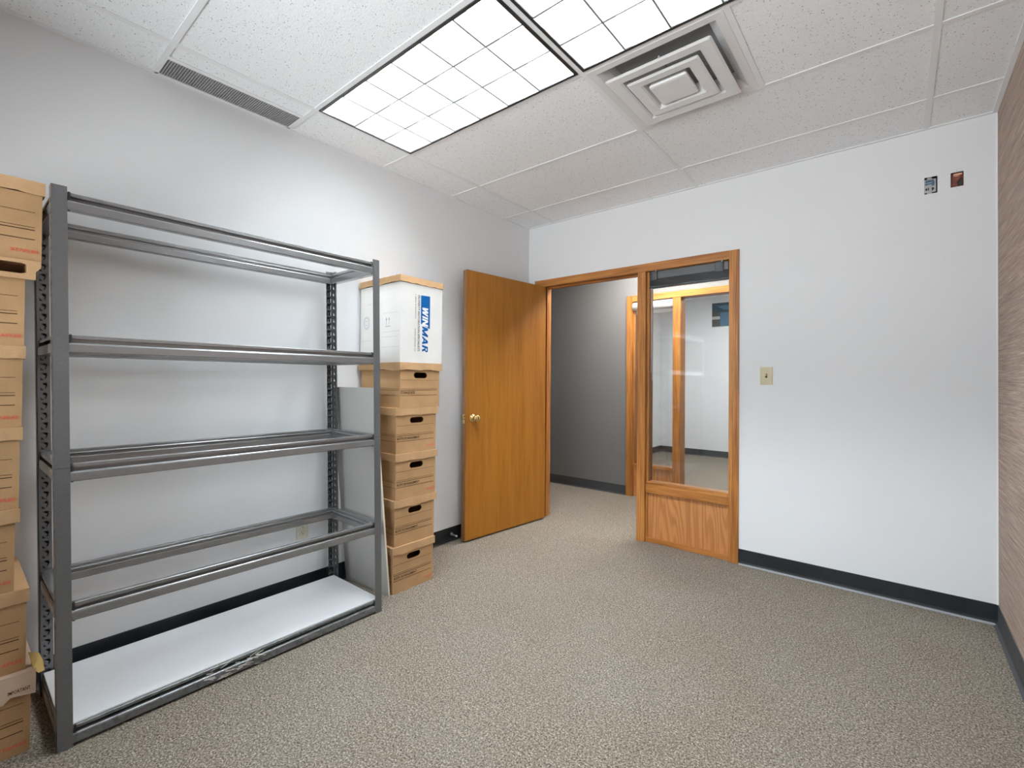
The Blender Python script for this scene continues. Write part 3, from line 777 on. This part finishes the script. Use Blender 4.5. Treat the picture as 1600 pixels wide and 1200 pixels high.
def box_body(D, Wd, h, hole=True, mat=CARD, bulge=0.0, seed=0, handle=(.100, .034, .031)):
    """carton: front face in x=0 (towards +x), local y centred, bottom z=0"""
    b = MB(); th = .004; b.m(mat)
    fn = lambda u, v, w: (-w, u, v)
    if hole:
        hz = h-handle[2]
        b.holeplate(-Wd/2, Wd/2, 0, h, [(hz-.026, hz+.026, stadium(0, hz, handle[0], handle[1]))], fn, th)
    else: b.box(-th, 0, -Wd/2, Wd/2, 0, h)
    b.box(-D, -D+th, -Wd/2, Wd/2, 0, h); b.box(-D+th, -th, -Wd/2, -Wd/2+th, 0, h); b.box(-D+th, -th, Wd/2-th, Wd/2, 0, h)
    b.box(-D+th, -th, -Wd/2+th, Wd/2-th, 0, th); b.box(-D+th, -th, -Wd/2+th, Wd/2-th, h-th, h)
    return b
U, V = Vector((0, 1, 0)), Vector((0, 0, 1))
SU = Vector((1, 0, 0))     # reading direction on the face that looks to -y
BH = .2195
def make_box():
    e = empty('storage_box', (0, 0, 0))
    D, Wd = .392, .292
    box_body(D, Wd, BH).build('body', CARD, e)
    b = MB(); w = .0011; x = .0007
    def ln(z, y0, y1, w=w): b.box(-.0001, x, y0, y1, z-w*.75, z+w*.75)
    for z, ww in ((.160, .0008), (.111, .0009), (.102, .0016), (.071, .0015)): ln(z, -Wd/2+.003, Wd/2-.016, ww)
    for z, ww in ((.111, .0009), (.102, .0016), (.071, .0015)): b.box(-D+.02, -.012, -Wd/2-.0007, -Wd/2+.0001, z-ww/2, z+ww/2)
    b.build('printed_lines', INK, e)
    return e
def box_title(e, s, w, z=.080): return lettering('printed_title', s, (.0004, -.138, z), U, V, w, .0165, INK, e, bold=.02)
def box_logo(e, y=.075, z=.026, w=.064): return lettering('printed_logo', 'STAPLES', (.0004, y, z), U, V, w, .011, INKRED, e, bold=.03)
src_box = make_box()
src_t = box_title(src_box, 'BO\u00ceTE DE RANGEMENT', .160)
src_l = box_logo(src_box)
src_label = [src_box, src_t, src_l]
def clone(e):
    r = e.copy(); COL.objects.link(r)
    for ch in list(e.children):
        c = ch.copy(); c.parent = r; COL.objects.link(c)
    return r
def place(x, y, z, rz, label, lid=True, seed=0, title='B', logo=True, lidrot=0.0, over=.0105, lidh=.042, amp=.0022, dent=None, lidshift=(0, 0), group='brown file storage boxes', zscale=1.0):
    r = clone(src_box)
    for ch in list(r.children):
        nm = ch.name.split('.')[0]
        if nm == 'printed_title' and title != 'B': bpy.data.objects.remove(ch)
        elif nm == 'printed_logo' and not logo: bpy.data.objects.remove(ch)
    if title == 'S': lettering('printed_title', 'STORAGE BOX', (.0004, -.143, .080), U, V, .103, .0165, INK, r, bold=.02)
    r.location = (x, y, z); r.rotation_euler = (0, 0, rz); tag(r, label, 'box', group)
    if lid:
        o = lidmesh(.392, .292, 0, lidh, over, seed, amp, dent=dent).build('lid', CARDLID, r, recalc=True)
        o.location = (lidshift[0], lidshift[1], BH); o.rotation_euler = (0, 0, lidrot)
    return r
STEP = .2621
GR = 'brown file boxes stacked beside the door'
place(.418, -1.620, .000, 0, 'brown storage box on the carpet, lowest of the stack beside the open door', seed=1, over=.008, dent=(0, .25, .004), group=GR)
place(.412, -1.609, STEP, .01, 'brown storage box second from the carpet in the stack beside the door', seed=2, logo=False, dent=(0, .48, .010), amp=.003, group=GR)
place(.417, -1.606, 2*STEP, 0, 'brown storage box in the middle of the stack beside the door, third from the carpet', seed=3, over=.009, group=GR)
place(.417, -1.606, 3*STEP, -.005, 'brown storage box with a faint red mark, second beneath the white carton', seed=4, over=.009, group=GR)
place(.419, -1.583, 4*STEP, .005, 'brown box printed STORAGE BOX directly beneath the white carton', title='S', logo=False, seed=5, over=.012, amp=.003, dent=(3, .86, .008), group=GR)
# white carton on top
wx, wy, wz = .420, -1.5765, 5*STEP
wb = tag(empty('moving_carton', (wx, wy, wz)), 'white carton with blue lettering and tan lid, topping the stack beside the door', 'box')
D, Wd, hh = .400, .313, .462
box_body(D, Wd, hh, hole=False, mat=CARDWHITE).build('body', None, wb)
lo = lidmesh(D, Wd, 0, .036, .006, 9, .0035, dent=(3, .5, .004)).build('lid', CARDLID, wb); lo.location = (0, 0, hh+.001); lo.rotation_euler = (-.012, 0, 0)
b = MB()   # torn flap edge of the lid at the back-left
for k in range(9):
    x = -.38+.04*k; v = [b.bm.verts.new(p) for p in ((x, -Wd/2-.006, hh+.034), (x+.04, -Wd/2-.006, hh+.034), (x+.03, -Wd/2-.002, hh+.038+.006*((k*7) % 3)/2), (x+.008, -Wd/2-.002, hh+.037+.004*((k*5) % 4)/3))]; b.face(v)
b.build('torn_edge', CARDLID, wb)
# printed block: the text runs downwards, its top towards +y
def wl(y, z): return (.0005, y-wy, z-wz)
b = MB(); x = .0008
v = [b.bm.verts.new((x, *wl(*p)[1:])) for p in ((-1.586, 1.712), (-1.586, 1.545), (-1.575, 1.540), (-1.530, 1.522), (-1.517, 1.516), (-1.517, 1.714))]; b.face(v)
b.build('logo_block', INKBLUE, wb)
DN = Vector((0, 0, -1))
def heavy_word(word, org, width, height, mat, lift):
    """heavy slanted capitals cut from straight strokes; reads along DN with its top towards +y"""
    t = .25
    def par(a, c): return [(a, 1), (a+t, 1), (c+t, 0), (c, 0)]
    R_ = [par(0, 0), [(.1, 1), (.42, 1), (.42, .82), (.1, .82)], [(.1, .60), (.42, .60), (.42, .42), (.1, .42)], [(.30, .5), (.55, .5), (.82, 0), (.55, 0)]]
    for k in range(8):
        a0, a1 = -PI/2 + PI*k/8, -PI/2 + PI*(k+1)/8
        R_.append([(.42+.29*math.cos(a0), .71+.29*math.sin(a0)), (.42+.29*math.cos(a1), .71+.29*math.sin(a1)), (.42+.11*math.cos(a1), .71+.11*math.sin(a1)), (.42+.11*math.cos(a0), .71+.11*math.sin(a0))])
    GL_ = {'W': (1.17, [par(0, .2), par(.45, .2), par(.45, .70), par(.92, .70)]), 'I': (t, [par(0, 0)]), 'N': (.86, [par(0, 0), par(0, .61), par(.61, .61)]),
           'M': (1.07, [par(0, 0), par(0, .41), par(.82, .41), par(.82, .82)]), 'A': (.97, [par(.36, 0), par(.36, .72), [(.2, .2), (.77, .2), (.72, .4), (.25, .4)]]), 'R': (.82, R_)}
    tot = sum(GL_[c][0] for c in word) + .09*(len(word)-1) + .22
    k = width/tot; x = 0; b = MB(); o = Vector(org)
    for c in word:
        w_, strokes = GL_[c]
        for q, st in enumerate(strokes):
            b.face([b.bm.verts.new(o + DN*((x+px_+.22*py_)*k) + U*(py_*height) + Vector((lift+.00003*q, 0, 0))) for px_, py_ in st])
        x += w_ + .09
    return b.build('logo_lettering', mat, wb, recalc=False)
heavy_word('WIN', wl(-1.575, 1.650), .122, .044, INKWHITE, .0007)
heavy_word('MAR', wl(-1.575, 1.530), .163, .044, INKBLUE, .0004)
lettering('slogan', 'PROPERTY RESTORATION SPECIALISTS', wl(-1.609, 1.712), DN, U, .333, .0150, INKBLACK, wb, bold=.015, shear=.15)
lettering('phone_number', '1 (800) 4-WINMAR', wl(-1.632, 1.712), DN, U, .143, .011, INKBLACK, wb)
lettering('web_address', 'www.winmar.ca', wl(-1.632, 1.512), DN, U, .134, .011, INKBLACK, wb)
b = MB()   # faint round stamp and arrows on the left side
cx_, cz_ = .085-wx, 1.555-wz; yf = -Wd/2-.0006
for r_ in (.032, .026, .013):
    N = 24
    for k in range(N):
        a0, a1 = 2*PI*k/N, 2*PI*(k+1)/N; rr = r_-.0022
        v = [b.bm.verts.new((cx_+q*math.cos(a), yf, cz_+q*1.25*math.sin(a))) for q, a in ((r_, a0), (r_, a1), (rr, a1), (rr, a0))]; b.face(v)
b.build('round_stamp', INKGREY, wb)
b = MB()
for xx in (.288, .314):
    X_ = xx-wx; Z_ = 1.53-wz
    b.box(X_-.0016, X_+.0016, yf, yf+.0008, Z_, Z_+.032)
    v = [b.bm.verts.new(p) for p in ((X_-.008, yf, Z_+.030), (X_+.008, yf, Z_+.030), (X_, yf, Z_+.046))]; b.face(v)
b.box(.276-wx, .326-wx, yf, yf+.0008, 1.520-wz, 1.524-wz)
b.build('arrow_marks', INKGREY, wb)
for zz, x0, x1 in ((1.445, .03, .16), (1.665, .09, .15), (1.46, .24, .40), (1.49, .25, .41), (1.40, .25, .41), (1.60, .25, .40)):
    b = MB(); b.box(x0-wx, x1-wx, yf+.0002, yf+.0008, zz-wz, zz+.0012-wz); b.build('crease', INKGREY, wb)


# left stack
XL = .420
GL = 'brown file boxes stacked at the left edge'
yl = lambda right, w=.292: right - w/2
place(XL+.012, yl(-3.184), 0, 0, 'brown storage box on the carpet at the left edge, under a pale printed lid', title='N', lid=False, group=GL)
l0 = lidmesh(.392, .292, 0, .0445, .010, 11, .003).build
bx0 = [o for o in COL.objects if o.get('label', '').endswith('under a pale printed lid')][0]
o = l0('lid', CARDPALE, bx0); o.location = (0, 0, BH-.003)
b = MB(); v = [b.bm.verts.new(p) for p in ((.0118, -.16, .178), (.0118, .085, .180), (.0118, .100, .196), (.0118, .156, .186), (.0118, .156, .262), (.0118, -.16, .262))]; b.face(v)
b.bm.faces.ensure_lookup_table(); r_ = bmesh.ops.extrude_face_region(b.bm, geom=b.bm.faces[:]); [setattr(q, 'co', q.co+Vector((.003, 0, 0))) for q in r_['geom'] if isinstance(q, bmesh.types.BMVert)]
o = b.build('lid_flap', CARDPALE, bx0); o['label'] = 'pale cardboard flap'
lettering('printed_notice', 'IMPORTANT', (.0149, .094, .205), U, V, .050, .011, INK, bx0, bold=.01)
lettering('printed_notice', '2+ -', (.0149, .034, .198), U, V, .028, .014, INK, bx0)
b = MB(); v = [b.bm.verts.new(p) for p in ((-.02, .140, .310), (-.03, .165, .295), (-.04, .176, .262), (-.04, .180, .226), (-.01, .163, .236), (.006, .150, .262))]; b.face(v)
r_ = bmesh.ops.extrude_face_region(b.bm, geom=b.bm.faces[:]); [setattr(q, 'co', q.co+Vector((.003, .001, 0))) for q in r_['geom'] if isinstance(q, bmesh.types.BMVert)]
o = b.build('torn_corner', CARDYEL, bx0); o['label'] = 'yellowish torn corner'
place(XL, yl(-3.196), STEP, 0, 'brown storage box at the left edge, second from the carpet, with a wide lid', title='N', seed=12, over=.006, group=GL)
place(XL, yl(-3.225), 2*STEP, 0, 'brown storage box at the left edge, third from the carpet', title='N', seed=13, group=GL)
place(XL, yl(-3.2175), 3*STEP, 0, 'brown storage box fourth from the carpet in the left edge stack', title='N', seed=14, over=.006, group=GL)
place(XL, yl(-3.214), 4*STEP, 0, 'brown storage box at the left edge, third from the top', title='N', seed=15, over=.006, group=GL)
b5 = place(XL, yl(-3.212), 5*STEP, 0, 'brown storage box with a slotted lid, second from top at the left edge', title='N', lid=False, seed=16, group=GL)
# its lid: turned the other way, with the hand slot showing
b = MB(); lw = .392; 
b.holeplate(-.31, .044+.146-.155, 0, .062, [(.004, .058, stadium(-.058, .034, .13, .034))], lambda u, v, w: (.012-w, u+.146, v), .004)
for v in b.bm.verts:
    if v.co.y > .17 and v.co.z < .03: v.co.y -= .012
b.box(-.402, -.398, -.155, .155, 0, .062); b.box(-.398, .008, .150, .154, .02, .062); b.box(-.398, .008, -.16, -.156, 0, .062); b.box(-.398, .008, -.156, .150, .058, .062)
o = b.build('lid', CARDLID, b5); o.location = (0, 0, BH-.004)
place(XL+.004, yl(-3.176), 6*STEP+.0150, 0, 'brown storage box topping the stack at the left edge beside the shelving', title='N', seed=17, over=.006, group=GL)
for ch in list(src_box.children): bpy.data.objects.remove(ch)
bpy.data.objects.remove(src_box)

# ------------------------------------------------------------------ wall plates
def plate(name, label, cat, loc, nrm, w, h, mat, group=None):
    e = tag(empty(name, loc, 0 if nrm == 'x' else -PI/2), label, cat, group)   # local +x = out of the wall
    b = MB(); b.box(0, .0055, -w/2, w/2, -h/2, h/2, .0022); b.build('wall_plate', mat, e); return e
sw = plate('light_switch', 'beige toggle light switch on the white wall right of the sidelight', 'light switch', (1.951, 0, 1.2535), 'y', .071, .114, BEIGE)
b = MB(); b.box(.0055, .0062, -.006, .006, -.013, .013); b.build('toggle_slot', SLOT, sw)
b = MB(); b.box(.005, .017, -.0035, .0035, .000, .010, .001); b.build('toggle', BEIGE, sw)
for z in (-.040, .040):
    b = MB(); b.lathe([(0, .003), (.0015, .0025)], (.0053, 0, z), (1, 0, 0), 10); b.build('screw', BEIGE, sw)
ot = plate('power_outlet', 'ivory duplex power outlet low on the left wall behind the shelving', 'power outlet', (0, -2.078, .362), 'x', .068, .112, IVORY)
for z in (-.0195, .0195):
    b = MB(); b.lathe([(0, .0165), (.0015, .0165), (.002, .015)], (.0052, 0, z), (1, 0, 0), 20); o = b.build('socket', IVORY, ot)
    b = MB(); b.box(.0071, .0076, -.0075, -.0050, z, z+.009); b.box(.0071, .0076, .0050, .0070, z+.001, z+.008); b.box(.0071, .0076, -.0025, .0025, z-.010, z-.005); b.build('slots', SLOT, o)
b = MB(); b.lathe([(0, .003), (.0015, .0025)], (.0053, 0, 0), (1, 0, 0), 10); b.build('screw', ZINC, ot)

# open electrical boxes high on the back wall
x0, x1, z0, z1 = BX[0]; cx0 = (x0+x1)/2; cz0 = (z0+z1)/2
e1 = tag(empty('electrical_box', (cx0, 0, cz0)), 'uncovered electrical box with steel and blue device, left of the two high wall cut-outs', 'electrical box', None)
w_, h_ = (x1-x0)/2, (z1-z0)/2
b = MB(); b.m(BLACK)
b.box(-w_-.002, -w_, .001, .050, -h_-.002, h_+.002); b.box(w_, w_+.002, .001, .050, -h_-.002, h_+.002); b.box(-w_, w_, .001, .050, h_, h_+.002); b.box(-w_, w_, .001, .050, -h_-.002, -h_); b.box(-w_, w_, .046, .050, -h_, h_)
b.build('box_shell', None, e1)
b = MB(); b.box(-.023, .027, .006, .012, -.036, .036, .001); b.box(-.010, .010, .003, .007, -.046, .044, .001); b.build('device_strap', ZINC, e1)
b = MB(); b.box(-.018, .016, .002, .007, .006, .013, .001); b.box(-.016, .018, .0, .007, .018, .030, .002); b.box(.010, .020, .001, .007, -.002, .020, .002); b.build('blue_insulator', BLUEBOX, e1)
b = MB()
for xx in (-.010, .012): b.lathe([(0, .007), (.003, .007), (.005, .004)], (xx, .008, -.018), (0, -1, 0), 12)
b.box(-.006, -.002, .001, .004, -.026, -.010); b.box(.010, .014, .001, .004, -.028, -.012); b.build('terminal_screw', SLOT, e1)
x0, x1, z0, z1 = BX[1]; cx0 = (x0+x1)/2; cz0 = (z0+z1)/2
e2 = tag(empty('electrical_box', (cx0, 0, cz0)), 'uncovered brown electrical box, nearer the papered wall of the two high cut-outs', 'electrical box', None)
w_, h_ = (x1-x0)/2, (z1-z0)/2
b = MB(); b.box(-w_-.002, -w_, .001, .040, -h_-.002, h_+.002); b.box(w_, w_+.002, .001, .040, -h_-.002, h_+.002); b.box(-w_, w_, .001, .040, h_, h_+.002); b.box(-w_, w_, .001, .040, -h_-.002, -h_); b.box(-w_, w_, .016, .040, -h_, h_)
b.build('box_shell', RUST, e2)
b = MB(); b.box(-.014, .020, .004, .014, .024, .034, .002); b.tube((-.014, .010, .022), (.012, .006, .018), .003, 8); b.build('wire_clamp', COPPER, e2)
b = MB(); b.tube((.016, .014, .008), (.004, .008, -.012), .0045, 8); b.tube((.004, .008, -.012), (.008, .012, -.036), .0045, 8); b.box(.006, .022, .008, .015, -.036, .002, .002); b.build('cable', SLOT, e2)
for zz in (h_+.008, -h_-.008):
    b = MB(); b.lathe([(0, .0022), (.001, .002)], (-.001, .0003, zz), (0, -1, 0), 8); b.build('screw', ZINC, e2)

# white corner bead between back wall and wallpaper
b = MB(); b.box(W-.006, W, -.003, 0, .10, H-.001); struct(b, 'trim_4', TBAR)
